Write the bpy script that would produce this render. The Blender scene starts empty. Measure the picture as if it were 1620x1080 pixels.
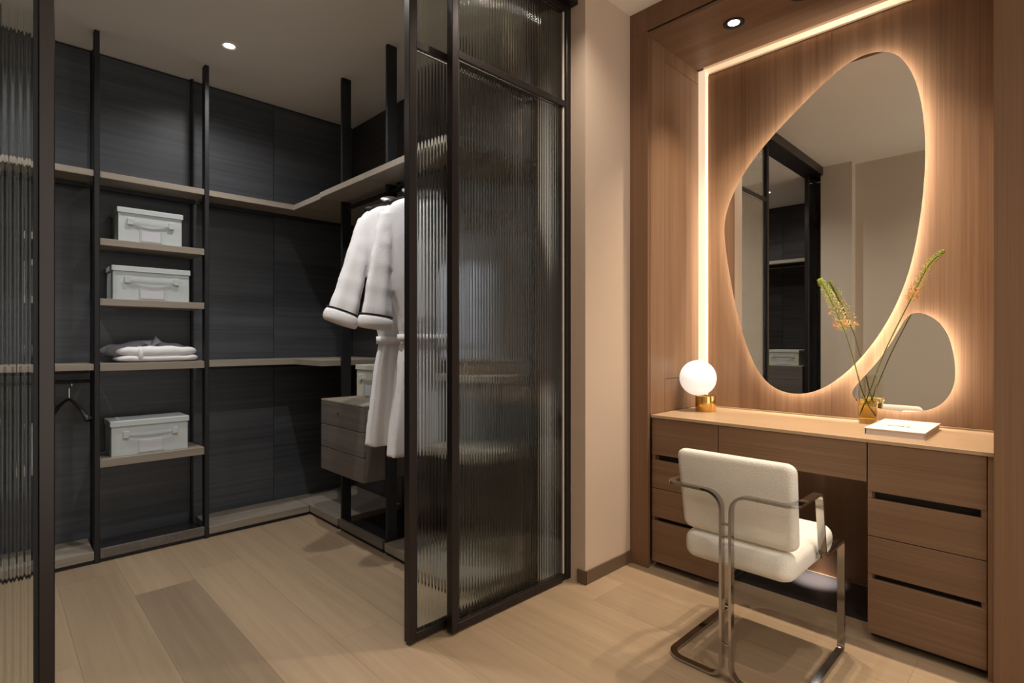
import bpy, bmesh, math, random
from mathutils import Vector, Matrix
random.seed(7)
PI = math.pi
S = bpy.context.scene
COL = S.collection

# ------------------------------------------------------------------ camera, world, lights, exposure
cam_d = bpy.data.cameras.new('camera'); cam = bpy.data.objects.new('camera', cam_d); COL.objects.link(cam)
cam.location = (0, 0, 1.13); cam.rotation_euler = (PI/2, 0, math.radians(45.84-90))
cam_d.sensor_width = 36; cam_d.lens = 855/1620*36; cam_d.shift_y = -2/1620; cam_d.clip_start = 0.02
S.camera = cam
S.view_settings.view_transform = 'Standard'; S.view_settings.look = 'None'
S.view_settings.gamma = 1; S.view_settings.use_curve_mapping = False
S.view_settings.exposure = 0.2
w = bpy.data.worlds.new('world'); S.world = w; w.use_nodes = True
w.node_tree.nodes['Background'].inputs[0].default_value = (1, .93, .84, 1)
w.node_tree.nodes['Background'].inputs[1].default_value = 1.5  # added ambient fill, entering where the near end wall is left out
cy = S.cycles
cy.use_denoising = True; cy.max_bounces = 14; cy.transmission_bounces = 12; cy.transparent_max_bounces = 12
cy.diffuse_bounces = 4; cy.glossy_bounces = 5; cy.sample_clamp_indirect = 4; cy.caustics_refractive = False; cy.caustics_reflective = False
cy.blur_glossy = 0.3; cy.use_adaptive_sampling = False

WARM = (1, .82, .62); MID = (1, .88, .74); COOL = (1, .97, .93)
NICHE_W, ROOM_W, CLOSET_W = 78, 36, 36
SPOTS = [  # x, y, z, colour, watts, cone degrees
    (2.55, 1.11, 2.635, WARM, NICHE_W, 86), (2.55, .81, 2.635, WARM, NICHE_W, 86), (2.55, .51, 2.635, WARM, NICHE_W, 86),
    (1.25, .05, 2.775, MID, ROOM_W, 120), (1.25, -1.0, 2.775, MID, ROOM_W, 120), (1.70, 1.30, 2.775, MID, ROOM_W, 130), (.30, .2, 2.775, MID, ROOM_W, 130),
    (.927, 3.12, 2.695, COOL, CLOSET_W, 150), (-.25, 3.12, 2.695, COOL, CLOSET_W, 150),
    (1.02, 1.92, 2.695, COOL, CLOSET_W*1.9, 150), (-.25, 2.2, 2.695, COOL, CLOSET_W*.7, 150)]

# ------------------------------------------------------------------ materials
def mat(name, color=(.8, .8, .8), rough=.5, metal=0., spec=.5, emit=None, es=0, trans=0, ior=1.45):
    m = bpy.data.materials.new(name); m.use_nodes = True
    b = m.node_tree.nodes['Principled BSDF']
    b.inputs['Base Color'].default_value = (*color, 1); b.inputs['Roughness'].default_value = rough
    b.inputs['Metallic'].default_value = metal; b.inputs['Specular IOR Level'].default_value = spec
    b.inputs['Transmission Weight'].default_value = trans; b.inputs['IOR'].default_value = ior
    if emit: b.inputs['Emission Color'].default_value = (*emit, 1); b.inputs['Emission Strength'].default_value = es
    return m

def wood(name, c1, c2, grain='Z', fine=70, rough=.45, bump=.08, rnd=0., spec=.4, contrast=.5, along=1.3):
    m = mat(name, c1, rough, spec=spec); nt = m.node_tree; N = nt.nodes; L = nt.links; b = N['Principled BSDF']
    tc = N.new('ShaderNodeTexCoord'); mp = N.new('ShaderNodeMapping')
    sc = {'X': (along, fine, fine), 'Y': (fine, along, fine), 'Z': (fine, fine, along)}[grain]
    mp.inputs['Scale'].default_value = sc
    L.new(tc.outputs['Object'], mp.inputs['Vector'])
    oi = N.new('ShaderNodeObjectInfo')
    mul = N.new('ShaderNodeVectorMath'); mul.operation = 'SCALE'; mul.inputs[0].default_value = (37, 53, 71)
    L.new(oi.outputs['Random'], mul.inputs['Scale'])
    L.new(mul.outputs[0], mp.inputs['Location'])
    n1 = N.new('ShaderNodeTexNoise'); n1.inputs['Scale'].default_value = 1; n1.inputs['Detail'].default_value = 5; n1.inputs['Roughness'].default_value = .65
    L.new(mp.outputs[0], n1.inputs['Vector'])
    mp2 = N.new('ShaderNodeMapping'); mp2.inputs['Scale'].default_value = tuple(v*.09 for v in sc)
    L.new(tc.outputs['Object'], mp2.inputs['Vector']); L.new(mul.outputs[0], mp2.inputs['Location'])
    n2 = N.new('ShaderNodeTexNoise'); n2.inputs['Scale'].default_value = 1; n2.inputs['Detail'].default_value = 3; n2.inputs['Distortion'].default_value = .6
    L.new(mp2.outputs[0], n2.inputs['Vector'])
    ad = N.new('ShaderNodeMath'); ad.operation = 'ADD'; L.new(n1.outputs[0], ad.inputs[0]); L.new(n2.outputs[0], ad.inputs[1])
    mr = N.new('ShaderNodeMapRange'); mr.inputs[1].default_value = 1-contrast*.6; mr.inputs[2].default_value = 1+contrast*.6
    L.new(ad.outputs[0], mr.inputs[0])
    mx = N.new('ShaderNodeMix'); mx.data_type = 'RGBA'; mx.inputs[6].default_value = (*c1, 1); mx.inputs[7].default_value = (*c2, 1)
    L.new(mr.outputs[0], mx.inputs[0]); out = mx.outputs[2]
    if rnd:
        hs = N.new('ShaderNodeHueSaturation'); L.new(out, hs.inputs['Color'])
        r2 = N.new('ShaderNodeMapRange'); r2.inputs[3].default_value = 1-rnd; r2.inputs[4].default_value = 1+rnd
        L.new(oi.outputs['Random'], r2.inputs[0]); L.new(r2.outputs[0], hs.inputs['Value']); out = hs.outputs[0]
    L.new(out, b.inputs['Base Color'])
    bp = N.new('ShaderNodeBump'); bp.inputs['Strength'].default_value = bump; bp.inputs['Distance'].default_value = .002
    L.new(n1.outputs[0], bp.inputs['Height']); L.new(bp.outputs[0], b.inputs['Normal'])
    return m

def cloth(name, c, scale=400, bump=.3, rough=.95, dist=.002):
    m = mat(name, c, rough, spec=.15); N = m.node_tree.nodes; L = m.node_tree.links
    tc = N.new('ShaderNodeTexCoord'); n = N.new('ShaderNodeTexNoise'); n.inputs['Scale'].default_value = scale; n.inputs['Detail'].default_value = 3
    L.new(tc.outputs['Object'], n.inputs['Vector'])
    bp = N.new('ShaderNodeBump'); bp.inputs['Strength'].default_value = bump; bp.inputs['Distance'].default_value = dist
    L.new(n.outputs[0], bp.inputs['Height']); L.new(bp.outputs[0], N['Principled BSDF'].inputs['Normal'])
    return m

M = {}
wc1, wc2 = (.125, .064, .034), (.30, .178, .103)
M['wood_v'] = wood('walnut_vertical', wc1, wc2, 'Z', 210, contrast=.75, along=1.6)
M['wood_h'] = wood('walnut_horizontal', (.115, .062, .034), (.225, .135, .080), 'Y', 190, contrast=.75, along=1.6)
M['wood_jamb'] = wood('walnut_jamb', (.13, .068, .036), (.21, .115, .065), 'Z', 210, contrast=.75, along=1.6)
M['counter'] = wood('counter_oak', (.36, .24, .145), (.44, .31, .195), 'Y', 90, rough=.35, contrast=.8)
M['dark_x'] = wood('charcoal_wood_x', (.034, .038, .046), (.085, .092, .106), 'X', 45, rough=.42, bump=.1, along=1.)
M['dark_y'] = wood('charcoal_wood_y', (.033, .031, .033), (.085, .08, .082), 'Y', 45, rough=.42, bump=.1, along=1.)
M['shelf_x'] = wood('taupe_wood_x', (.24, .205, .165), (.34, .295, .24), 'X', 60, rough=.5)
M['shelf_y'] = wood('taupe_wood_y', (.24, .205, .165), (.34, .295, .24), 'Y', 60, rough=.5)
M['drawer_y'] = wood('grey_brown_wood', (.10, .085, .075), (.18, .155, .14), 'Y', 50, rough=.5)
M['drawer_z'] = wood('grey_brown_wood_side', (.11, .10, .095), (.17, .155, .15), 'Z', 50, rough=.5)
M['floor'] = wood('oak_plank', (.28, .200, .126), (.40, .295, .195), 'Y', 34, rough=.40, bump=.2, rnd=.07, contrast=.62, along=1.0)
M['floor_dark'] = wood('oak_plank_dark', (.20, .145, .095), (.33, .245, .165), 'Y', 30, rough=.38, bump=.25, contrast=.7, along=1.2)
M['subfloor'] = mat('subfloor', (.14, .10, .065), .8)
M['pink'] = cloth('rose_beige_paint', (.58, .455, .36), 60, .05, .8)
M['beige'] = cloth('greige_paint', (.60, .53, .44), 60, .05, .8)
M['ceil'] = mat('ceiling_paint', (.88, .84, .77), .9)
M['ceil_closet'] = mat('closet_ceiling_paint', (.80, .76, .72), .9)
M['base'] = mat('baseboard_bronze', (.13, .085, .055), .45)
M['black'] = mat('black_metal', (.007, .007, .009), .55)
M['bronze'] = mat('dark_bronze_metal', (.045, .038, .037), .32, metal=.75)
M['recess'] = mat('dark_recess', (.022, .014, .010), .7)
M['blackgloss'] = mat('black_gloss', (.03, .027, .028), .2)
M['glass'] = mat('fluted_glass', (.94, .98, .965), .02, trans=1, ior=1.26)
M['mirror'] = mat('mirror_silver', (.86, .84, .80), .0, metal=1)
M['mirror_back'] = mat('mirror_backing', (.3, .25, .2), .7)
M['chrome'] = mat('chrome', (.46, .44, .42), .08, metal=1)
M['white_fabric'] = cloth('ivory_boucle', (.80, .76, .68), 260, .55, .9, .004)
M['terry'] = cloth('white_terry', (.86, .86, .88), 300, .6, .97, .004)
M['cream_cloth'] = cloth('cream_lining', (.66, .60, .50), 300, .4)
M['piping'] = mat('black_piping', (.01, .01, .012), .7)
M['boxcloth'] = cloth('pale_grey_linen', (.55, .60, .61), 700, .25)
M['boxcream'] = cloth('cream_linen', (.58, .57, .47), 700, .25)
M['boxtrim'] = cloth('pale_trim', (.53, .57, .57), 700, .1)
M['card'] = mat('label_card', (.6, .61, .66), .6)
M['sheer'] = cloth('grey_organza', (.20, .20, .23), 500, .3)
M['greyshirt'] = cloth('grey_blue_cotton', (.66, .70, .84), 300, .4)
M['tan'] = cloth('tan_leather', (.42, .24, .08), 200, .2, .6)
M['brass'] = mat('brass', (.80, .52, .16), .16, metal=1)
M['globe'] = mat('opal_glass', (.9, .9, .88), .25, emit=(1, .96, .90), es=.5)
M['amber'] = mat('amber_glass', (.94, .86, .50), .02, trans=1, ior=1.3)
M['clear'] = mat('clear_olive_glass', (.97, .96, .90), .01, trans=1, ior=1.12)
M['water'] = mat('amber_water', (.94, .86, .52), .0, trans=1, ior=1.2)
M['stem'] = mat('green_stem', (.16, .22, .035), .5)
M['bud'] = mat('lime_bud', (.42, .50, .07), .6)
M['floret'] = mat('yellow_floret', (.72, .58, .20), .6)
M['blossom'] = mat('peach_blossom', (.85, .50, .24), .6)
M['paper'] = mat('white_cover', (.85, .85, .85), .35)
M['pages'] = mat('book_pages', (.55, .47, .42), .8)
M['ink'] = mat('grey_ink', (.16, .15, .17), .7)
M['reveal_glow'] = mat('lit_wood_cove', (1, .8, .6), .5, emit=(1, .78, .58), es=.55)  # cream glow of the lit corner reveal, put into emission
M['soffit_glow'] = mat('lit_wood_soffit', (1, .8, .6), .5, emit=(1, .60, .34), es=.30)  # lit wood tone above the back panel, painted as weak emission
M['led_halo'] = mat('led_halo', (1, .8, .6), .5, emit=(1, .90, .76), es=42)
M['lens_warm'] = mat('lens_warm', (1, 1, 1), .5, emit=(1, .93, .85), es=12)
M['lens_cool'] = mat('lens_cool', (1, 1, 1), .5, emit=(1, .98, .95), es=12)

# ------------------------------------------------------------------ mesh helpers (world coordinates)
def bm_box(bm, x0, x1, y0, y1, z0, z1, mi=0, rot=None):
    vs = [bm.verts.new((x, y, z)) for x in (x0, x1) for y in (y0, y1) for z in (z0, z1)]
    if rot: bmesh.ops.transform(bm, matrix=rot, verts=vs)
    q = [(0, 1, 3, 2), (4, 6, 7, 5), (0, 4, 5, 1), (2, 3, 7, 6), (0, 2, 6, 4), (1, 5, 7, 3)]
    fs = [bm.faces.new([vs[i] for i in f]) for f in q]
    for f in fs: f.material_index = mi
    return vs, fs

def link(name, bm, m, parent=None, smooth=False, kind=None, label=None, bevel=0, seg=2):
    bmesh.ops.recalc_face_normals(bm, faces=bm.faces)
    if bevel:
        bmesh.ops.bevel(bm, geom=list(bm.edges), offset=bevel, segments=seg, profile=.5, affect='EDGES')
    me = bpy.data.meshes.new(name); bm.to_mesh(me); bm.free()
    for k in (m if isinstance(m, list) else [m]): me.materials.append(k)
    if smooth:
        for p in me.polygons: p.use_smooth = True
        if smooth != 'all': me.set_sharp_from_angle(angle=math.radians(smooth if smooth is not True else 40))
    o = bpy.data.objects.new(name, me); COL.objects.link(o)
    if parent:
        o.parent = parent
        p = parent
        loc = Vector((0, 0, 0)); mw = Matrix.Identity(4); chain = []
        while p: chain.append(p); p = p.parent
        for q in reversed(chain): mw = mw @ q.matrix_parent_inverse @ Matrix.LocRotScale(q.location, q.rotation_euler, q.scale)
        o.matrix_parent_inverse = mw.inverted()
    if kind: o['kind'] = kind
    if label: o['label'] = label
    return o

def box(name, x0, x1, y0, y1, z0, z1, m, parent=None, bevel=0, seg=1, **k):
    bm = bmesh.new(); bm_box(bm, x0, x1, y0, y1, z0, z1)
    return link(name, bm, m, parent, bevel=bevel, seg=seg, smooth=(True if bevel and seg > 1 else False), **k)

def thing(name, label, cat, loc, group=None, kind=None):
    o = bpy.data.objects.new(name, None); COL.objects.link(o); o.location = loc; o.empty_display_size = .05
    o['label'] = label
    if cat: o['category'] = cat
    if group: o['group'] = group
    if kind: o['kind'] = kind
    return o

def tag(o, label, cat, group=None):
    o['label'] = label; o['category'] = cat
    if group: o['group'] = group
    return o

def struct(o): o['kind'] = 'structure'; return o

def copy_tree(o, parent=None):
    c = o.copy(); COL.objects.link(c)
    if parent: c.parent = parent
    for ch in list(o.children): copy_tree(ch, c)
    return c

def bm_tube(bm, pts, radii, n=10, flat=None, cap=True, closed=False, up=None):
    """sweep an ellipse along pts; radii: number or list of (a, b); up gives the first b axis"""
    pts = [Vector(p) for p in pts]; K = len(pts); rings = []
    if not isinstance(radii, list): radii = [radii]*K
    t0 = (pts[1]-pts[0]).normalized()
    side = Vector(up) if up else (Vector((0, 0, 1)) if abs(t0.z) < .9 else Vector((1, 0, 0)))
    side = (side - t0*side.dot(t0)).normalized(); tp = t0
    for i, p in enumerate(pts):
        if closed: t = (pts[(i+1) % K]-pts[i-1]).normalized()
        else: t = (pts[min(i+1, K-1)]-pts[max(i-1, 0)]).normalized()
        q = tp.rotation_difference(t); side = q @ side; side = (side - t*side.dot(t)).normalized(); tp = t
        b = t.cross(side); r = radii[i]; ra, rb = r if isinstance(r, tuple) else (r, r)
        if flat: prof = [(-.5, -.5), (.5, -.5), (.5, .5), (-.5, .5)]; ring = [bm.verts.new(p+side*u*flat[0]+b*v*flat[1]) for u, v in prof]
        else: ring = [bm.verts.new(p+side*ra*math.cos(2*PI*k/n)+b*rb*math.sin(2*PI*k/n)) for k in range(n)]
        rings.append(ring)
    m = len(rings[0])
    for i in range(K if closed else K-1):
        a, c = rings[i], rings[(i+1) % K]
        for k in range(m): bm.faces.new((a[k], a[(k+1) % m], c[(k+1) % m], c[k]))
    if cap and not closed: bm.faces.new(rings[0]); bm.faces.new(rings[-1])
    return rings

def bm_lathe(bm, prof, cx, cy_, n=32, mi=0):
    rings = []
    for r, z in prof:
        if r < 1e-5: rings.append([bm.verts.new((cx, cy_, z))])
        else: rings.append([bm.verts.new((cx+r*math.cos(2*PI*k/n), cy_+r*math.sin(2*PI*k/n), z)) for k in range(n)])
    for a, b in zip(rings, rings[1:]):
        for k in range(n):
            k2 = (k+1) % n
            if len(a) == 1 and len(b) == 1: continue
            if len(a) == 1: f = bm.faces.new((a[0], b[k], b[k2]))
            elif len(b) == 1: f = bm.faces.new((a[k], a[k2], b[0]))
            else: f = bm.faces.new((a[k], a[k2], b[k2], b[k]))
            f.material_index = mi

def round_path(pts, rad, closed=True, seg=6):
    out = []; K = len(pts); P = [Vector(p) for p in pts]
    for i in range(K):
        if not closed and i in (0, K-1): out.append(P[i]); continue
        a, b, c = P[i-1], P[i], P[(i+1) % K]; r = rad[i] if isinstance(rad, list) else rad
        d1 = (a-b).normalized(); d2 = (c-b).normalized()
        s = b+d1*r; e = b+d2*r; cen = b+(d1+d2)*r
        for k in range(seg+1):
            th = PI/2*k/seg
            out.append(cen-d2*r*math.cos(th)-d1*r*math.sin(th))
    return out

# ------------------------------------------------------------------ SETTING
ZR, ZC = 2.78, 2.70
floor = struct(box('floor', -1.06, 2.96, -1.76, 3.76, -.05, -.012, M['subfloor']))
floor['label'] = 'wide pale oak planks laid across room and closet'
PW = .237; x = .468-PW*7; row = 0
while x < 2.95:
    offs = {-1: 0}.get(row, (row*0.83) % 1.9)
    if abs(x-.468) < .01: cuts = [-1.75, -.9, .96, 2.878, 3.75]
    else:
        c = -1.75-1.9+offs; cuts = []
        while c < 3.75+1.9: cuts.append(c); c += 1.9
    cuts = sorted(set(max(-1.75, min(3.75, c)) for c in cuts))
    for a, b in zip(cuts, cuts[1:]):
        if b-a < .05: continue
        xa, xb = max(x, -1.05), min(x+PW, 2.95)
        bm = bmesh.new(); bm_box(bm, xa+.0003, xb-.0003, a+.0003, b-.0003, -.012, 0)
        dk = abs(x-.468) < .01 and abs(a-.96) < .01; link('plank', bm, M['floor_dark' if dk else 'floor'], floor, label='darker plank with pronounced grain' if dk else None)
    x += PW; row += 1

def panelled(name, axis, lo, hi, a0, a1, z0, z1, face, seams, m, label):
    w_ = struct(box(name, *( (a0, a1, lo, hi) if axis == 'Y' else (lo, hi, a0, a1) ), z0, z1, M['black']))
    w_['label'] = label
    ed = [a0]+seams+[a1]
    for p, q in zip(ed, ed[1:]):
        if axis == 'Y': box('panel', p+.0015, q-.0015, face, lo-.0005, z0+.001, z1-.012, m, w_, bevel=.001)
        else: box('panel', *( (face, lo-.0005) if face < lo else (hi+.0005, face) ), p+.0015, q-.0015, z0+.001, z1-.012, m, w_, bevel=.001)
    return w_
panelled('wall_back', 'Y', 3.70, 3.76, -1.0, 1.94, 0, ZC, 3.69, [-.565, -.08, .402, .884, 1.37], M['dark_x'], 'charcoal horizontal grained panelling at the back of the closet')
panelled('wall_right', 'X', 1.95, 1.985, 1.76, 3.76, 0, ZC, 1.94, [2.27, 2.52, 3.03], M['dark_y'], 'charcoal panelling on the right side of the closet')
panelled('wall_left', 'X', -1.06, -1.01, 1.76, 3.70, 0, ZC, -1.0, [2.3, 2.9], M['dark_y'], 'charcoal panelling on the left side of the closet')
pw = struct(box('wall_pier', 1.985, 2.50, 1.557, 1.76, 0, ZR, M['pink'])); pw['label'] = 'rose beige plaster wall between glass doors and vanity'
pw2 = struct(box('wall_return', 1.93, 1.9845, 1.645, 1.76, 0, ZC, M['beige'])); pw2['label'] = 'beige plaster return behind the fluted glass'
struct(box('wall_camera_side', -.22, -.12, -1.7, 1.62, 0, ZR, M['beige']))['label'] = 'greige plaster wall opposite the vanity'
struct(box('trim_1', -.119, -.004, 1.36, 1.62, 0, ZR, M['beige']))['label'] = 'shallow greige pilaster beside the glass doors'
struct(box('wall_closet_front', -1.06, -.2201, 1.62, 1.76, 0, ZC, M['dark_x']))['label'] = 'closet front wall left of the doors'
#struct(box('wall_front', -.22, 2.95, -1.76, -1.70, 0, ZR, M['beige']))['label'] = 'greige plaster wall at the near end of the room'
c1 = struct(box('ceiling', -.22, 2.96, -1.76, 1.76, ZR, ZR+.06, M['ceil'])); c1['label'] = 'warm beige painted room ceiling'
c2 = struct(box('ceiling_closet', -1.06, 1.985, 1.7605, 3.76, ZC, ZC+.14, M['ceil_closet'])); c2['label'] = 'grey painted closet ceiling'
struct(box('trim_header', -.219, 1.984, 1.60, 1.759, ZC+.001, ZR-.001, M['bronze']))['label'] = 'dark bronze header over the glass doors'
b1 = struct(box('baseboard_right', 1.979, 2.351, 1.549, 1.5565, .001, .062, M['base'])); b1['label'] = 'brown metal baseboard under the rose beige wall'
struct(box('baseboard_return', 1.9775, 1.9845, 1.549, 1.60, .001, .062, M['base']))['label'] = 'short brown metal baseboard turning the wall corner'

# vanity alcove joinery (structure)
JX, NX = 2.35, 2.905
struct(box('trim_jamb_left', JX, JX+.0205, 1.454, 1.556, 0, 2.664, M['wood_jamb']))['label'] = 'dark walnut upright on the left edge of the vanity alcove'
wl = struct(box('wall_alcove_left', JX+.021, 2.952, 1.470, 1.5565, 0, ZR-.001, M['subfloor'])); wl['label'] = 'walnut clad left cheek of the vanity alcove'
box('panel', JX+.021, 2.508, 1.452, 1.4695, .762, 2.639, M['wood_v'], wl)
box('panel', 2.5105, 2.872, 1.452, 1.4695, .931, 2.567, M['wood_v'], wl, bevel=.0008)
box('panel', 2.5105, 2.872, 1.452, 1.4695, .762, .929, M['wood_v'], wl)
box('panel', 2.5105, 2.872, 1.452, 1.4695, 2.569, 2.639, M['wood_v'], wl)
box('glow_strip', 2.8725, 2.915, 1.4115, 1.452, .768, 2.639, M['reveal_glow'], wl, label='glowing vertical strip standing for the lit wood reveal in the alcove corner')
sf = struct(box('ceiling_alcove', JX+.0005, 2.85, .17, 1.4695, 2.64, 2.655, M['wood_h'])); sf['label'] = 'walnut soffit over the vanity with recessed downlights'
box('glow_strip', 2.851, 2.925, .171, 1.411, 2.628, 2.656, M['soffit_glow'], sf, label='glowing strip standing for lit wood along the back edge of the soffit')
struct(box('trim_fascia', JX, JX+.0195, -1.699, 1.556, 2.665, ZR-.0005, M['wood_jamb']))['label'] = 'walnut fascia above the vanity alcove'
struct(box('trim_soffit_core', JX+.02, 2.94, .1605, 1.4695, 2.6565, ZR-.0005, M['subfloor']))['label'] = 'closed box above the alcove soffit'
bk = struct(box('wall_alcove_back', 2.94, 2.955, -1.7, 1.47, 0, ZR, M['subfloor'])); bk['label'] = 'walnut back wall behind the two mirrors'
for a, b in ((.17, .79), (.7915, 1.41)): box('panel', NX, NX+.02, a, b, .768, 2.612, M['wood_v'], bk)
box('panel', NX-.005, NX+.012, .20, 1.45, 0.0, .74, M['wood_jamb'], bk, label='dark panel at the back of the knee space')
struct(box('wall_alcove_right', JX+.02, 2.939, .02, .1695, 0, ZR-.2, M['wood_v']))['label'] = 'walnut right cheek of the vanity alcove'
struct(box('trim_jamb_right', JX, JX+.0195, -1.699, .1695, 0, 2.664, M['wood_jamb']))['label'] = 'dark walnut panelling right of the vanity alcove'
struct(box('trim_kick', 2.53, 2.884, .532, 1.105, .0005, .004, M['blackgloss']))['label'] = 'glossy black floor panel in the knee space'

# ------------------------------------------------------------------ GLASS DOORS
def flute_pane(name, x0, x1, z0, z1, y, parent, pitch=.0155, amp=.00075, th=.006):
    pitch, amp = (.0135, .0017) if x0 < 0 else (.0155, .0015); n = max(1, round((x1-x0)/pitch)); p = (x1-x0)/n; seg = 10
    prof = [(x0+i*p/seg, y-amp*(1-math.cos(2*PI*i/seg))) for i in range(n*seg+1)]
    bm = bmesh.new()
    fr = [[bm.verts.new((a, b, z)) for a, b in prof] for z in (z0, z1)]
    bk_ = [[bm.verts.new((a, y+th, z)) for a in (x0, x1)] for z in (z0, z1)]
    for i in range(len(prof)-1): bm.faces.new((fr[0][i], fr[0][i+1], fr[1][i+1], fr[1][i]))
    bm.faces.new((bk_[0][0], bk_[1][0], bk_[1][1], bk_[0][1]))
    bm.faces.new((fr[0][0], fr[1][0], bk_[1][0], bk_[0][0])); bm.faces.new((fr[0][-1], bk_[0][1], bk_[1][1], fr[1][-1]))
    bm.faces.new(fr[0][::-1]+bk_[0]); bm.faces.new(fr[1]+bk_[1][::-1])
    return link(name, bm, M['glass'], parent, smooth=50)

def glass_door(name, label, x0, x1, y, d=.036, w_=.030, rail=2.235):
    t = thing(name, label, None, ((x0+x1)/2, y, 0), kind='structure')
    for a in (x0, x1-w_): box('stile', a, a+w_, y, y+d, .008, ZC-.002, M['bronze'], t, bevel=.002)
    xi, xo = x0+w_+.0005, x1-w_-.0005
    for z0, z1 in ((.008, .040), (rail-.015, rail+.015), (ZC-.035, ZC-.002)):
        box('rail', xi, xo, y+.003, y+d-.003, z0, z1, M['bronze'], t, bevel=.002)
    for z0, z1 in ((.041, rail-.016), (rail+.016, ZC-.036)):
        flute_pane('glass_pane', xi, xo, z0, z1, y+.016, t)
        for a in (xi, xo-.008): box('bead', a, a+.008, y+.006, y+.011, z0, z1, M['black'], t)
    return t
glass_door('door_1', 'fluted glass door panel cut off by the left edge of the picture', -.60, .1165, 1.690)
glass_door('door_2', 'sliding fluted glass door standing half open behind the fixed one', 1.115, 1.83, 1.690)
glass_door('door_3', 'widest fluted glass panel fixed against the rose beige wall', 1.272, 1.977, 1.636)

# ------------------------------------------------------------------ CLOSET: uprights
def upright_back(xc, y0, y1, label, zb=0.):
    hw_ = .011 if y0 < 3.6 else .006
    return tag(box('metal_upright', xc-hw_, xc+hw_, y0, y1, zb, ZC-.0005, M['black'], bevel=.0015), label, 'upright', 'black metal uprights of the closet')
upright_back(.399, 3.425, 3.48, 'black front upright nearest the left glass door, from floor to ceiling')
upright_back(.900, 3.425, 3.48, 'black front upright at the right end of the short shelves holding boxes')
upright_back(.412, 3.668, 3.688, 'thin black rear upright against the back panelling, left of the box shelves')
upright_back(.884, 3.668, 3.688, 'thin black rear upright against the back panelling, right of the box shelves')
upright_back(-.092, 3.425, 3.48, 'black front upright behind the left fluted glass')
upright_back(-.58, 3.425, 3.48, 'black front upright in the left corner of the closet')
tag(box('metal_upright', 1.52, 1.578, 3.02, 3.04, 0, ZC-.0005, M['black'], bevel=.0015), 'black flat upright rising behind the floating drawer unit, nearer the closet corner', 'upright', 'black metal uprights of the closet')
tag(box('metal_upright', 1.52, 1.578, 2.51, 2.53, 0, ZC-.0005, M['black'], bevel=.0015), 'black flat upright right behind the hanging white robes', 'upright', 'black metal uprights of the closet')

# shelves along the back
YB = 3.6895
def shelf(x0, x1, y0, y1, ztop, label, m='shelf_x', th=.032, group='taupe closet shelves'):
    t = thing('shelf', label, 'shelf', ((x0+x1)/2, (y0+y1)/2, ztop-th), group)
    box('board', x0, x1, y0, y1, ztop-th, ztop, M[m], t, bevel=.0015)
    return t
def bracket(t, x0, x1, z):
    box('support_rail', x0, x1, 3.60, 3.62, z-.022, z, M['black'], t)
ups = [-.995, -.585, -.097, .394, .905]
Lbl = ['in the far left corner', 'behind the left fluted glass', 'left of the box shelves']
for k in range(3):
    a, b = [(-.995, -.593), (-.567, -.104), (-.080, .387)][k]
    for z, nm in ((1.99, 'high'), (1.01, 'waist high')):
        t = shelf(a, b, 3.43, YB, z, nm+' taupe shelf '+Lbl[k]+' of the closet'); bracket(t, a, b, z-.033)
a, b = .411, .888
t = shelf(a, b, 3.43, 3.667, 1.99, 'empty highest taupe shelf above the upper storage box'); bracket(t, a, b, 1.957)
shelf(a, b, 3.43, 3.667, 1.65, 'taupe shelf under the uppermost storage box', th=.035)
shelf(a, b, 3.43, 3.667, 1.343, 'taupe shelf under the second storage box', th=.036)
shelf(a, b, 3.43, 3.667, 1.012, 'taupe shelf under the folded white robe', th=.040)
shelf(a, b, 3.43, 3.667, .522, 'lowest taupe shelf, under the third storage box', th=.042)
# corner shelves (L-shaped top run) and right run
def corner_shelf(z, label, yend):
    t = thing('corner_shelf', label, 'shelf', (1.5, 3.5, z-.032), 'taupe closet shelves')
    bm = bmesh.new()
    pts = [(.913, 3.43), (1.40, 3.43), (1.40, yend), (1.9395, yend), (1.9395, YB), (.913, YB)]
    lo = [bm.verts.new((x_, y_, z-.032)) for x_, y_ in pts]; hi = [bm.verts.new((x_, y_, z)) for x_, y_ in pts]
    bm.faces.new(lo[::-1]); bm.faces.new(hi)
    for i in range(6): bm.faces.new((lo[i], lo[(i+1) % 6], hi[(i+1) % 6], hi[i]))
    link('board', bm, M['shelf_x'], t)
    box('support_rail', .913, 1.9, 3.60, 3.62, z-.055, z-.033, M['black'], t)
    return t
corner_shelf(1.99, 'high L-shaped taupe shelf turning the closet corner', 3.045)
corner_shelf(1.01, 'waist high L-shaped taupe shelf turning the closet corner', 3.045)
shelf(1.39, 1.9395, 2.535, 3.041, 1.99, 'high taupe shelf over the floating drawer unit', 'shelf_y')
shelf(1.39, 1.9395, 1.80, 2.531, 1.99, 'high taupe shelf over the hanging white robes', 'shelf_y')
shelf(1.60, 1.9395, 1.80, 2.12, .62, 'low taupe shelf seen through the glass below the grey shirts', 'shelf_y', th=.05)
rod = thing('clothes_rail', 'black clothes rail under the high shelf carrying the robes', 'rail', (1.55, 2.4, 1.91))
bm = bmesh.new(); bm_tube(bm, [(1.55, 1.81, 1.92), (1.55, 2.505, 1.92)], .013, 10); link('rod', bm, M['black'], rod, True)
bm = bmesh.new(); bm_tube(bm, [(1.55, 2.535, 1.92), (1.55, 3.015, 1.92)], .013, 10); link('rod', bm, M['black'], rod, True)
for yy in (1.83, 2.45): box('bracket', 1.542, 1.558, yy-.008, yy+.008, 1.93, 1.9575, M['black'], rod)

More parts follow.
